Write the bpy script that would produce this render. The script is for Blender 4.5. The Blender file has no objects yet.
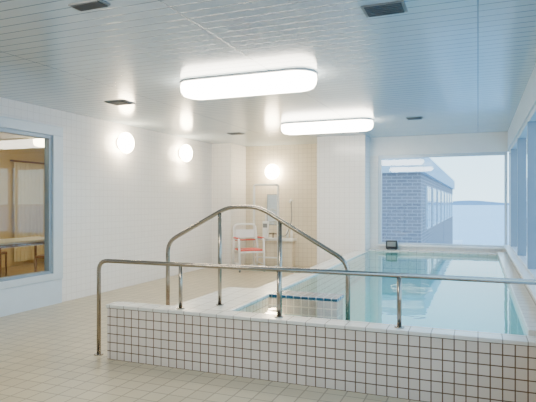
import bpy, math, bmesh
from mathutils import Vector, Matrix
PI=math.pi
# ---------------------------------------------------------------- materials
def newmat(n):
    m=bpy.data.materials.new(n); m.use_nodes=True
    nt=m.node_tree; nt.nodes.clear()
    o=nt.nodes.new('ShaderNodeOutputMaterial'); return m,nt,o
def pbsdf(nt,col,rough=.5,metal=0,spec=.5):
    b=nt.nodes.new('ShaderNodeBsdfPrincipled')
    b.inputs['Base Color'].default_value=(*col,1); b.inputs['Roughness'].default_value=rough
    b.inputs['Metallic'].default_value=metal; b.inputs['Specular IOR Level'].default_value=spec
    return b
def plain(n,col,rough=.5,metal=0,var=.04,scale=6):
    m,nt,o=newmat(n); b=pbsdf(nt,col,rough,metal)
    tc=nt.nodes.new('ShaderNodeTexCoord'); ns=nt.nodes.new('ShaderNodeTexNoise'); ns.inputs['Scale'].default_value=scale
    mx=nt.nodes.new('ShaderNodeMixRGB'); mx.inputs[1].default_value=(*[c*(1-var) for c in col],1); mx.inputs[2].default_value=(*[min(1,c*(1+var)) for c in col],1)
    nt.links.new(tc.outputs['Object'],ns.inputs['Vector']); nt.links.new(ns.outputs['Fac'],mx.inputs[0])
    nt.links.new(mx.outputs[0],b.inputs['Base Color']); nt.links.new(b.outputs[0],o.inputs[0]); return m
def tile(n,c1,c2,grout,w,h,mortar,rough=.25,bump=.3,offset=0,off=(0,0)):
    m,nt,o=newmat(n); b=pbsdf(nt,c1,rough)
    tc=nt.nodes.new('ShaderNodeTexCoord'); mp=nt.nodes.new('ShaderNodeMapping'); mp.inputs['Location'].default_value=(off[0],off[1],0)
    br=nt.nodes.new('ShaderNodeTexBrick'); br.offset=offset; br.squash=1
    br.inputs['Color1'].default_value=(*c1,1); br.inputs['Color2'].default_value=(*c2,1); br.inputs['Mortar'].default_value=(*grout,1)
    br.inputs['Scale'].default_value=1; br.inputs['Mortar Size'].default_value=mortar; br.inputs['Mortar Smooth'].default_value=.15
    br.inputs['Brick Width'].default_value=w; br.inputs['Row Height'].default_value=h
    nt.links.new(tc.outputs['UV'],mp.inputs[0]); nt.links.new(mp.outputs[0],br.inputs['Vector']); nt.links.new(br.outputs['Color'],b.inputs['Base Color'])
    if bump:
        bp=nt.nodes.new('ShaderNodeBump'); bp.invert=True; bp.inputs['Strength'].default_value=bump; bp.inputs['Distance'].default_value=.003
        nt.links.new(br.outputs['Fac'],bp.inputs['Height']); nt.links.new(bp.outputs[0],b.inputs['Normal'])
    nt.links.new(b.outputs[0],o.inputs[0]); return m
def emis(n,col,s):
    m,nt,o=newmat(n); e=nt.nodes.new('ShaderNodeEmission'); e.inputs[0].default_value=(*col,1); e.inputs[1].default_value=s
    nt.links.new(e.outputs[0],o.inputs[0]); return m
def glassy(n,tint,ior=1.45,bump=0,rough=0.0):
    m,nt,o=newmat(n); f=nt.nodes.new('ShaderNodeFresnel')
    # the fresnel node inverts the ior on back faces: cancel that for thin sheets
    ge=nt.nodes.new('ShaderNodeNewGeometry'); mr=nt.nodes.new('ShaderNodeMapRange'); mr.inputs['To Min'].default_value=ior; mr.inputs['To Max'].default_value=1/ior
    nt.links.new(ge.outputs['Backfacing'],mr.inputs['Value']); nt.links.new(mr.outputs[0],f.inputs[0])
    t=nt.nodes.new('ShaderNodeBsdfTransparent'); t.inputs[0].default_value=(*tint,1)
    g=nt.nodes.new('ShaderNodeBsdfGlossy'); g.inputs['Roughness'].default_value=rough; g.inputs[0].default_value=(1,1,1,1)
    mx=nt.nodes.new('ShaderNodeMixShader'); nt.links.new(f.outputs[0],mx.inputs[0]); nt.links.new(t.outputs[0],mx.inputs[1]); nt.links.new(g.outputs[0],mx.inputs[2])
    if bump:
        tc=nt.nodes.new('ShaderNodeTexCoord'); ns=nt.nodes.new('ShaderNodeTexNoise'); ns.inputs['Scale'].default_value=5; ns.inputs['Detail'].default_value=2
        bp=nt.nodes.new('ShaderNodeBump'); bp.inputs['Strength'].default_value=bump; bp.inputs['Distance'].default_value=.01
        nt.links.new(tc.outputs['Object'],ns.inputs['Vector']); nt.links.new(ns.outputs['Fac'],bp.inputs['Height'])
        nt.links.new(bp.outputs[0],g.inputs['Normal']); nt.links.new(bp.outputs[0],f.inputs['Normal'])
    nt.links.new(mx.outputs[0],o.inputs[0]); return m

M_wall=tile('white_wall_tile',(.85,.82,.79),(.83,.80,.77),(.68,.64,.61),.1,.1,.0025,.18,.2)
M_wallB=tile('cream_wall_tile',(.78,.71,.57),(.75,.68,.54),(.55,.48,.38),.1,.1,.003,.2,.2)
M_floor=tile('beige_floor_tile',(.53,.46,.32),(.465,.40,.275),(.26,.21,.145),.15,.15,.006,.28,.4)
M_ceil=tile('ceiling_slats',(.51,.60,.66),(.49,.58,.64),(.20,.26,.31),1.9,.12,.006,.16,.7)
M_pool=tile('pool_wall_tile',(.71,.64,.57),(.65,.58,.51),(.16,.105,.07),.0765,.0765,.0045,.25,.4)
M_cope=tile('coping_tile',(.72,.71,.66),(.68,.67,.62),(.32,.29,.25),.1530,.1530,.004,.2,.2)
M_pbot=tile('pool_bottom_tile',(.09,.42,.43),(.08,.38,.39),(.06,.26,.28),.1,.1,.003,.3,0)
M_dark=tile('dark_mosaic',(.03,.09,.16),(.06,.13,.21),(.30,.36,.40),.0765,.0765,.006,.2,.2)
M_brick=tile('grey_brick',(.165,.15,.18),(.22,.19,.215),(.32,.32,.35),.3,.1,.012,.7,.2,offset=.5)
M_steel=plain('brushed_steel',(.36,.32,.27),.25,1,.05,40)
M_frame=plain('aluminium_frame',(.56,.64,.71),.35,.1)
M_frameD=plain('grey_frame',(.24,.32,.40),.35,.2)
M_white=plain('white_plastic',(.82,.83,.82),.3)
M_panel=plain('blue_white_panel',(.60,.69,.78),.35)
M_grey=plain('grey_metal',(.22,.23,.23),.6)
M_slot=plain('vent_slot',(.07,.08,.09),.7)
M_black=plain('black_plastic',(.02,.02,.025),.3)
M_red=plain('red_vinyl',(.60,.06,.04),.4)
M_wood=plain('warm_wood',(.26,.12,.04),.4,0,.2,8)
M_beige=plain('beige_plaster',(.74,.58,.27),.8)
M_carpet=plain('tan_carpet',(.38,.27,.13),.9)
M_conc=plain('outside_concrete',(.48,.55,.61),.8)
M_snow=plain('shore_ground',(.80,.88,.94),.9)
M_hill=plain('hill_haze',(.20,.30,.40),1)
M_mirror=plain('mirror_silver',(.75,.82,.85),.04,1,.01)
M_glass=glassy('window_glass',(.97,.99,.99))
M_water=glassy('pool_water',(.57,.92,.91),1.36,.12)
M_sea=plain('sea_water',(.44,.62,.73),.5,0,.06,.05)
M_bglass=plain('building_glass',(.18,.26,.33),.1)
M_lamp=emis('lamp_diffuser',(1,.92,.77),30)
M_globe=emis('globe_glass',(1,.82,.55),58)

# ---------------------------------------------------------------- builder
class B:
    def __init__(s,name): s.name=name; s.bm=bmesh.new(); s.mats=[]
    def mi(s,m):
        if m not in s.mats: s.mats.append(m)
        return s.mats.index(m)
    def box(s,a,b,m,bev=0):
        x0,y0,z0=a; x1,y1,z1=b
        r=bmesh.ops.create_cube(s.bm,size=1,matrix=Matrix.Translation(((x0+x1)/2,(y0+y1)/2,(z0+z1)/2))@Matrix.Diagonal((abs(x1-x0),abs(y1-y0),abs(z1-z0),1)))
        vs=r['verts']; fs=list({f for v in vs for f in v.link_faces}); i=s.mi(m)
        for f in fs: f.material_index=i
        if bev:
            es=list({e for v in vs for e in v.link_edges})
            rr=bmesh.ops.bevel(s.bm,geom=es,offset=bev,segments=2,affect='EDGES',profile=.5)
            for f in rr['faces']: f.material_index=i
        return s
    def tube(s,pts,r,m,fil=0,seg=12,nf=6):
        P=[Vector(p) for p in pts]; Q=[P[0]]
        for k in range(1,len(P)-1):
            p=P[k]; d1=(P[k-1]-p); d2=(P[k+1]-p); L=min(fil,d1.length*.49,d2.length*.49)
            if L<=0: Q.append(p); continue
            a=p+d1.normalized()*L; b=p+d2.normalized()*L
            for j in range(nf+1):
                t=j/nf; Q.append(a*(1-t)**2+p*2*t*(1-t)+b*t*t)
        Q.append(P[-1]); i=s.mi(m); rings=[]; n=None
        for k,q in enumerate(Q):
            T=(Q[min(k+1,len(Q)-1)]-Q[max(k-1,0)]).normalized()
            if n is None:
                n=T.orthogonal().normalized()
            n=(n-T*n.dot(T)).normalized(); bb=T.cross(n)
            rings.append([s.bm.verts.new(q+(n*math.cos(2*PI*j/seg)+bb*math.sin(2*PI*j/seg))*r) for j in range(seg)])
        for k in range(len(rings)-1):
            for j in range(seg):
                f=s.bm.faces.new((rings[k][j],rings[k][(j+1)%seg],rings[k+1][(j+1)%seg],rings[k+1][j])); f.material_index=i; f.smooth=True
        for rg in (rings[0][::-1],rings[-1]):
            f=s.bm.faces.new(rg); f.material_index=i
        return s
    def rings(s,outs,m,smooth=True,cap0=True,cap1=True):
        i=s.mi(m); R=[[s.bm.verts.new(p) for p in o] for o in outs]; n=len(R[0])
        for k in range(len(R)-1):
            for j in range(n):
                f=s.bm.faces.new((R[k][j],R[k][(j+1)%n],R[k+1][(j+1)%n],R[k+1][j])); f.material_index=i; f.smooth=smooth
        if cap0: f=s.bm.faces.new(R[0][::-1]); f.material_index=i
        if cap1: f=s.bm.faces.new(R[-1]); f.material_index=i
        return s
    def done(s):
        bm=s.bm; bmesh.ops.recalc_face_normals(bm,faces=bm.faces[:]); uv=bm.loops.layers.uv.new('UVMap')
        for f in bm.faces:
            n=f.normal; a=[abs(c) for c in n]; k=a.index(max(a))
            for l in f.loops:
                c=l.vert.co
                l[uv].uv=(c.y,c.z) if k==0 else ((c.x,c.z) if k==1 else (c.x,c.y))
        me=bpy.data.meshes.new(s.name); bm.to_mesh(me); bm.free()
        for m in s.mats: me.materials.append(m)
        o=bpy.data.objects.new(s.name,me); bpy.context.scene.collection.objects.link(o); return o

CH=2.7; XL=-5.45; XR=.5; YB=10.5; YA=11.1; YN=-3.0
# ---------------------------------------------------------------- shell
B('floor').box((XL-.15,YN,-.12),(XR+.15,YA+.15,0),M_floor).done()
B('ceiling').box((XL-.15,YN,CH),(XR+.15,YA+.15,CH+.12),M_ceil).done()
wl=B('wall_left')
wl.box((XL-.15,YN,0),(XL,2.8,CH),M_wall).box((XL-.15,5.8,0),(XL,YA,CH),M_wall).box((XL-.15,2.8,2.46),(XL,5.8,CH),M_wall)
wl.done()
B('wall_alcove').box((XL-.15,YA,0),(-2.95,YA+.15,CH),M_wallB).done()
B('wall_column').box((-2.95,10.0,0),(-2.0,YA+.15,CH),M_wall).done()
B('wall_pier').box((XL,10.3,0),(-4.98,YA,CH),M_wall).done()
B('wall_back').box((-2.0,YB,0),(XR+.15,YB+.15,.56),M_wall).box((-2.0,YB,2.34),(XR+.15,YB+.15,CH),M_white).box((-2.0,YB,.56),(-1.84,YB+.15,2.34),M_wall).done()
wr=B('wall_right')
wr.box((XR,YN,0),(XR+.15,YB,.62),M_wall).box((XR,YN,2.36),(XR+.15,YB,CH),M_panel)
wr.done()
B('wall_front').box((XL-.15,YN-.15,0),(XR+.15,YN,CH),M_wall).done()
# window back
w=B('window_1'); y0,y1=YB+.03,YB+.1
for a,b in (((-1.84,y0,.56),(XR,y1,.62)),((-1.84,y0,2.28),(XR,y1,2.34)),((-1.84,y0,.62),(-1.78,y1,2.28)),((XR-.05,y0,.62),(XR,y1,2.28))): w.box(a,b,M_frame)
w.box((-1.78,YB+.055,.62),(XR-.05,YB+.065,2.28),M_glass); w.box((-1.84,YB-.06,.56),(XR-.02,YB+.03,.585),M_white)
w.done()
w=B('window_2')
w.box((XR+.02,YN,.62),(XR+.12,YB,.67),M_frame).box((XR+.02,YN,2.30),(XR+.12,YB,2.36),M_frame)
for y in (9.7,8.1,6.5,4.9,3.3,1.7,.1,-1.5,-2.96): w.box((XR+.01,y-.035,.67),(XR+.12,y+.035,2.3),M_frameD)
w.box((XR+.02,YB-.08,.67),(XR+.12,YB,2.3),M_frame)
w.box((XR+.065,YN,.67),(XR+.075,YB-.08,2.3),M_glass)
w.box((XR-.07,YN,.62),(XR+.02,YB-.06,.645),M_white)
w.done()
# left interior window
w=B('window_3'); x0,x1=XL-.10,XL+.035
w.box((x0,2.8,.34),(x1,5.8,.43),M_frame,.005).box((x0,2.8,2.33),(x1,5.8,2.46),M_frame,.005).box((x0,5.62,.43),(x1,5.8,2.33),M_frame,.005).box((x0,2.8,.43),(x1,2.95,2.33),M_frame,.005)
w.box((x0+.02,5.57,.43),(x1-.03,5.62,2.33),M_frameD).box((x0+.02,2.95,.43),(x1-.03,5.57,.47),M_frameD).box((x0+.02,2.95,2.28),(x1-.03,5.57,2.33),M_frameD)
w.box((XL-.05,2.95,.47),(XL-.04,5.57,2.28),M_glass)
w.box((x0,2.8,0),(XL+.012,5.8,.34),M_panel)
w.done()
# ---------------------------------------------------------------- room beyond the left window
XB=-9.6
B('floor_side_room').box((XB,1,-.12),(XL-.15,11,0),M_carpet).done()
B('ceiling_side_room').box((XB,1,CH),(XL-.15,11,CH+.12),M_white).done()
B('wall_side_room').box((XB-.12,1,0),(XB,11,CH),M_beige).box((XB,11,0),(XL-.15,11.12,CH),M_beige).box((XB,.88,0),(XL-.15,1,CH),M_beige).done()
def lamp_bar(name,x,y,z=CH,L=1.52,W=.42,mat=None):
    def stad(ins,zz):
        r=W/2-ins; h=L/2-W/2; o=[]
        for j in range(13):
            a=-PI/2+PI*j/12; o.append((x+h+r*math.cos(a),y+r*math.sin(a),zz))
        for j in range(13):
            a=PI/2+PI*j/12; o.append((x-h+r*math.cos(a),y+r*math.sin(a),zz))
        return o
    b=B(name)
    b.rings([stad(.02,z-.001),stad(.0,z-.008),stad(.0,z-.018),stad(.008,z-.022)],M_white)
    b.rings([stad(.010,z-.022),stad(.004,z-.06),stad(.012,z-.11),stad(.035,z-.145),stad(.08,z-.16)],mat or M_lamp)
    return b.done()
for (x,y) in ((-2.24,5.0),(-2.27,8.2),(-2.24,1.6)): lamp_bar('ceiling_lamp',x,y)  # the last lamp is out of view, added as fill light
M_warm=emis('warm_diffuser',(1,.82,.48),14)
for y in (4.2,8.2): lamp_bar('side_room_lamp',-7.6,y,mat=M_warm)
# curtain in side room
c=B('curtain'); n=90; o0=[];o1=[]
for k in range(n+1):
    yy=8.7+1.7*k/n; xx=XB+.10+.035*math.sin(k*1.1); o0.append((xx,yy,.1)); o1.append((xx,yy,2.3))
bm=c.bm; i=c.mi(plain('curtain_fabric',(.76,.66,.42),.9)); v0=[bm.verts.new(p) for p in o0]; v1=[bm.verts.new(p) for p in o1]
for k in range(n):
    f=bm.faces.new((v0[k],v0[k+1],v1[k+1],v1[k])); f.material_index=i; f.smooth=True
c.tube([(XB+.1,8.6,2.33),(XB+.1,10.5,2.33)],.02,M_wood); c.done()
def table(x,y):
    b=B('dining_table'); b.box((x-.4,y-.8,.69),(x+.4,y+.8,.73),M_white,.006)
    b.box((x-.34,y-.74,.63),(x+.34,y+.74,.69),M_wood)
    for a in (-.34,.34):
        for c_ in (-.72,.72): b.tube([(x+a,y+c_,0),(x+a,y+c_,.66)],.025,M_wood)
    b.done()
def chair(x,y,rot):
    b=B('dining_chair')
    for a in (-.2,.2):
        b.tube([(a,-.2,0),(a,-.2,.44)],.018,M_wood); b.tube([(a,.22,0),(a,.2,.44),(a,.26,.86)],.018,M_wood,.05)
    b.box((-.22,-.22,.42),(.22,.22,.47),M_wood,.015)
    for z in (.60,.70,.80): b.box((-.2,.215+.1*(z-.6),z-.03),(.2,.235+.1*(z-.6),z+.025),M_wood)
    o=b.done(); o.location=(x,y,0); o.rotation_euler=(0,0,rot)
table(-7.85,7.3); chair(-7.1,7.35,-PI/2+.2); chair(-8.6,7.3,PI/2)
# ---------------------------------------------------------------- bathing pool
PT=.49; PX=XR-.003
p=B('bathing_pool')
p.box((-3.09,3.85,0),(PX,4.0,PT-.03),M_pool); p.box((-3.10,3.84,PT-.03),(PX,4.02,PT),M_cope,.006)
p.box((-2.2,5.15,0),(-1.95,9.99,PT-.03),M_pool); p.box((-2.21,5.15,PT-.03),(-1.94,9.99,PT),M_cope,.006)
p.box((-2.5,4.0,0),(-1.95,5.15,PT-.03),M_pool); p.box((-2.51,4.02,PT-.03),(-1.94,5.15,PT),M_cope,.006)
p.box((-2.8,4.0,0),(-2.5,5.15,.245),M_pool)
p.box((-1.95,4.90,.03),(-1.25,5.15,PT-.03),M_dark); p.box((-1.95,4.89,PT-.03),(-1.24,5.16,PT),M_dark,.006)
p.box((-1.95,4.0,.03),(-1.6,4.90,.30),M_pbot).box((-1.6,4.0,.03),(-1.3,4.90,.16),M_pbot)
p.box((-1.997,10.2,0),(PX,YB-.003,PT),M_cope)
p.box((.32,4.02,0),(PX,10.2,PT+.04),M_cope,.006)
p.box((-1.95,4.0,.002),(.32,10.2,.03),M_pbot)
p.done()
w=B('pool_water'); w.box((-1.945,4.005,.455),(.318,10.198,.472),M_water)
o=w.done(); bm=bmesh.new(); bm.from_mesh(o.data)
bmesh.ops.delete(bm,geom=[f for f in bm.faces if f.normal.z<.5],context='FACES'); bm.to_mesh(o.data); bm.free()
# ---------------------------------------------------------------- rails
r=B('front_handrail'); yr=3.93; zr=.87
r.tube([(-3.25,yr,0),(-3.25,yr,zr),(XR-.01,yr,zr)],.019,M_steel,.10)
for x in (-2.38,-1.475,-.535): r.tube([(x,yr,PT),(x,yr,zr)],.017,M_steel); r.tube([(x,yr,PT),(x,yr,PT+.008)],.036,M_steel)
r.tube([(-3.25,yr,0),(-3.25,yr,.01)],.042,M_steel)
r.done()
r=B('entry_handrail'); y=4.2
r.tube([(-2.68,y,.245),(-2.68,y,1.04),(-2.06,y,1.365),(-1.76,y,1.365),(-.98,y,.92),(-.98,y,.03)],.019,M_steel,.10)
r.tube([(-2.14,y,PT),(-2.14,y,1.315)],.017,M_steel); r.tube([(-1.567,y,.16),(-1.567,y,1.25)],.017,M_steel)
r.tube([(-2.14,y,PT),(-2.14,y,PT+.008)],.036,M_steel)
r.done()
# ---------------------------------------------------------------- wall lights
def walllight(x,y,z,d):
    b=B('wall_light'); d=Vector(d); u=Vector((0,0,1)); v=d.cross(u); C=Vector((x,y,z))
    def ring(r,h): return [tuple(C+d*h+(u*math.cos(2*PI*j/32)+v*math.sin(2*PI*j/32))*r) for j in range(32)]
    b.rings([ring(.10,0),ring(.10,.03)],M_white)
    R=.17; b.rings([ring(R*math.sin(a),.03+.10*(1-math.cos(a))) for a in [PI*k/16 for k in range(4,16)]],M_globe)
    b.done()
walllight(XL,7.10,2.38,(1,0,0)); walllight(XL,9.0,2.38,(1,0,0)); walllight(-4.28,YA,2.1,(0,-1,0))
# ---------------------------------------------------------------- ceiling fittings
def vent(x,y,a,b_,name='ceiling_vent'):
    b=B(name); b.box((x-a,y-b_,CH-.010),(x+a,y+b_,CH),M_grey)
    n=6
    for k in range(n):
        yy=y-b_*.8+1.6*b_*k/(n-1); b.box((x-a*.85,yy-.010,CH-.016),(x+a*.85,yy+.010,CH-.010),M_slot)
    b.done()
vent(-4.3,5.6,.15,.12); vent(-4.2,8.9,.14,.1); vent(-.9,8.3,.12,.08); vent(-2.36,2.76,.13,.05); vent(-.58,3.55,.14,.10)
# ---------------------------------------------------------------- shower corner
def ring_(cx,cy,z,r,n=28): return [(cx+r*math.cos(2*PI*j/n),cy+r*math.sin(2*PI*j/n),z) for j in range(n)]
sx=.17; YW=YA-.003
b=B('shower_mirror'); b.box((-4.62+sx,YW-.02,.90),(-4.36+sx,YW,1.60),M_grey,.004); b.box((-4.605+sx,YW-.026,.915),(-4.375+sx,YW-.02,1.585),M_mirror); b.done()
# bath lift: white tubular mast frame with base, cross bars and a lifting arm
b=B('bath_lift'); ly=YW-.36
b.tube([(-4.62,ly,.04),(-4.62,ly,1.80),(-4.05,ly,1.80),(-4.05,ly,.04)],.026,M_white,.05)
for x in (-4.62,-4.05):
    b.box((x-.035,ly-.28,.0),(x+.035,ly+.06,.045),M_white,.01)
b.tube([(-4.62,ly,.62),(-4.05,ly,.62)],.018,M_white); b.tube([(-4.62,ly,.2),(-4.05,ly,.2)],.018,M_white)
b.box((-4.40,ly-.05,.62),(-4.27,ly+.03,1.0),M_white,.012); b.box((-4.385,ly-.056,.86),(-4.285,ly-.05,.95),M_grey)
b.tube([(-4.33,ly-.02,1.0),(-4.33,ly-.02,1.22),(-4.55,ly-.10,1.26)],.016,M_white,.05)
b.done()
b=B('shower_counter'); b.box((-4.60+sx,YW-.28,.56),(-3.9+sx,YW,.62),M_white,.01); b.box((-4.55+sx,YW-.2,0),(-3.95+sx,YW,.56),M_wallB)
b.tube([(-4.4+sx,YW-.2,.62),(-4.4+sx,YW-.2,.74),(-4.4+sx,YW-.27,.72)],.018,M_steel,.04); b.box((-4.5+sx,YW-.23,.70),(-4.3+sx,YW-.17,.74),M_steel,.01)
b.tube([(-4.32+sx,YW-.2,.72),(-4.1+sx,YW-.2,.64),(-3.98+sx,YW-.12,1.0),(-4.01+sx,YW-.1,1.45)],.01,M_grey,.15); b.tube([(-4.01+sx,YW-.03,1.45),(-4.01+sx,YW-.1,1.47),(-4.01+sx,YW-.2,1.42)],.022,M_white,.03)
o=b.done(); o.location.y=-.002
b=B('shampoo_bottle')
for x in (-4.0+sx,-4.1+sx): b.rings([ring_(x,YW-.1,.62,.03,16),ring_(x,YW-.1,.76,.03,16),ring_(x,YW-.1,.78,.012,16),ring_(x,YW-.1,.81,.012,16)],M_white)
b.done()
b=B('shower_chair')
W=.26
for s in (-1,1):
    b.tube([(s*W,-.26,.03),(s*W,-.22,.66),(s*W,.22,.66)],.022,M_white,.06)
    b.tube([(s*W,-.24,.15),(s*W,.24,.15)],.014,M_white); b.box((s*W-.028,-.18,.665),(s*W+.028,.16,.695),M_red,.01)
    for y in (-.26,.24): b.tube([(s*W-.012,y,.04),(s*W+.012,y,.04)],.04,M_grey)
b.tube([(-W,.24,.03),(-W,.22,.5),(-W+.03,.29,.95),(W-.03,.29,.95),(W,.22,.5),(W,.24,.03)],.022,M_white,.09)
b.tube([(-W,-.24,.40),(W,-.24,.40)],.018,M_white); b.tube([(-W,.22,.40),(W,.22,.40)],.015,M_white)
b.box((-W+.02,-.24,.42),(W-.02,.2,.455),M_red,.015); b.box((-W+.05,.245,.66),(W-.05,.275,.84),M_white,.012)
b.tube([(-W+.04,.25,.62),(W-.04,.25,.62)],.014,M_red)
b.tube([(-W,-.32,.12),(W,-.32,.12)],.014,M_white)
for s in (-1,1): b.tube([(s*W,-.25,.14),(s*W,-.32,.12)],.012,M_white)
o=b.done(); o.location=(-4.42,9.98,0); o.rotation_euler=(0,0,.7)
# ---------------------------------------------------------------- thermometer box
T0=PT+.001
b=B('water_thermometer'); b.box((-1.66,10.30,T0+.02),(-1.44,10.40,T0+.19),M_black,.012); b.box((-1.63,10.295,T0+.07),(-1.47,10.302,T0+.16),M_grey)
b.box((-1.64,10.31,T0),(-1.61,10.39,T0+.02),M_grey).box((-1.49,10.31,T0),(-1.46,10.39,T0+.02),M_grey); b.done()
# ---------------------------------------------------------------- outside
GZ=-1.25
B('shore_ground').box((-30,11.6,GZ-.2),(-1.0,40,GZ),M_snow).done()
B('sea').box((-600,11.55,GZ-.6),(900,900,GZ-.3),M_sea).box((XR+.3,-60,GZ-.6),(900,11.55,GZ-.3),M_sea).done()
h=B('distant_hills'); n=120; bot=[];top=[]
for k in range(n+1):
    x=-300+900*k/n; z=1.6+1.6*abs(math.sin(k*.21))+1.0*math.sin(k*.5+1)+1.0; top.append(h.bm.verts.new((x,820,z))); bot.append(h.bm.verts.new((x,800,GZ-.3)))
i=h.mi(M_hill)
for k in range(n):
    f=h.bm.faces.new((bot[k],bot[k+1],top[k+1],top[k])); f.material_index=i
h.done()
b=B('brick_building'); X1=-1.56
b.box((-9,16,GZ),(X1,37,2.3),M_brick); b.box((-9.1,15.85,2.3),(X1+.12,37.1,2.85),M_conc)  # roof overhang, deepened so its pale band also paints in the lamp reflection
for k in range(8):
    y=17.6+2.4*k
    b.box((X1,y,.55),(X1+.04,y+1.5,1.95),M_frame); b.box((X1+.04,y+.08,.62),(X1+.05,y+.71,1.88),M_bglass); b.box((X1+.04,y+.79,.62),(X1+.05,y+1.42,1.88),M_bglass)
b.done()
# ---------------------------------------------------------------- world, camera
wd=bpy.data.worlds.new('World'); bpy.context.scene.world=wd; wd.use_nodes=True; nt=wd.node_tree; nt.nodes.clear()
o=nt.nodes.new('ShaderNodeOutputWorld'); bg=nt.nodes.new('ShaderNodeBackground'); tc=nt.nodes.new('ShaderNodeTexCoord'); sp=nt.nodes.new('ShaderNodeSeparateXYZ'); cr=nt.nodes.new('ShaderNodeValToRGB')
cr.color_ramp.elements[0].position=0; cr.color_ramp.elements[0].color=(.60,.86,1,1); cr.color_ramp.elements[1].position=.5; cr.color_ramp.elements[1].color=(.30,.60,1,1)
nt.links.new(tc.outputs['Generated'],sp.inputs[0]); nt.links.new(sp.outputs['Z'],cr.inputs[0]); nt.links.new(cr.outputs[0],bg.inputs[0]); nt.links.new(bg.outputs[0],o.inputs[0]); bg.inputs[1].default_value=4.0
cam=bpy.data.cameras.new('camera'); co=bpy.data.objects.new('camera',cam); bpy.context.scene.collection.objects.link(co)
cam.sensor_width=36; cam.lens=526/536*36; cam.shift_y=2/536; cam.clip_end=2000; cam.clip_start=.05
co.location=(0,0,1.4); co.rotation_euler=(PI/2,0,math.atan(210/526)); bpy.context.scene.camera=co
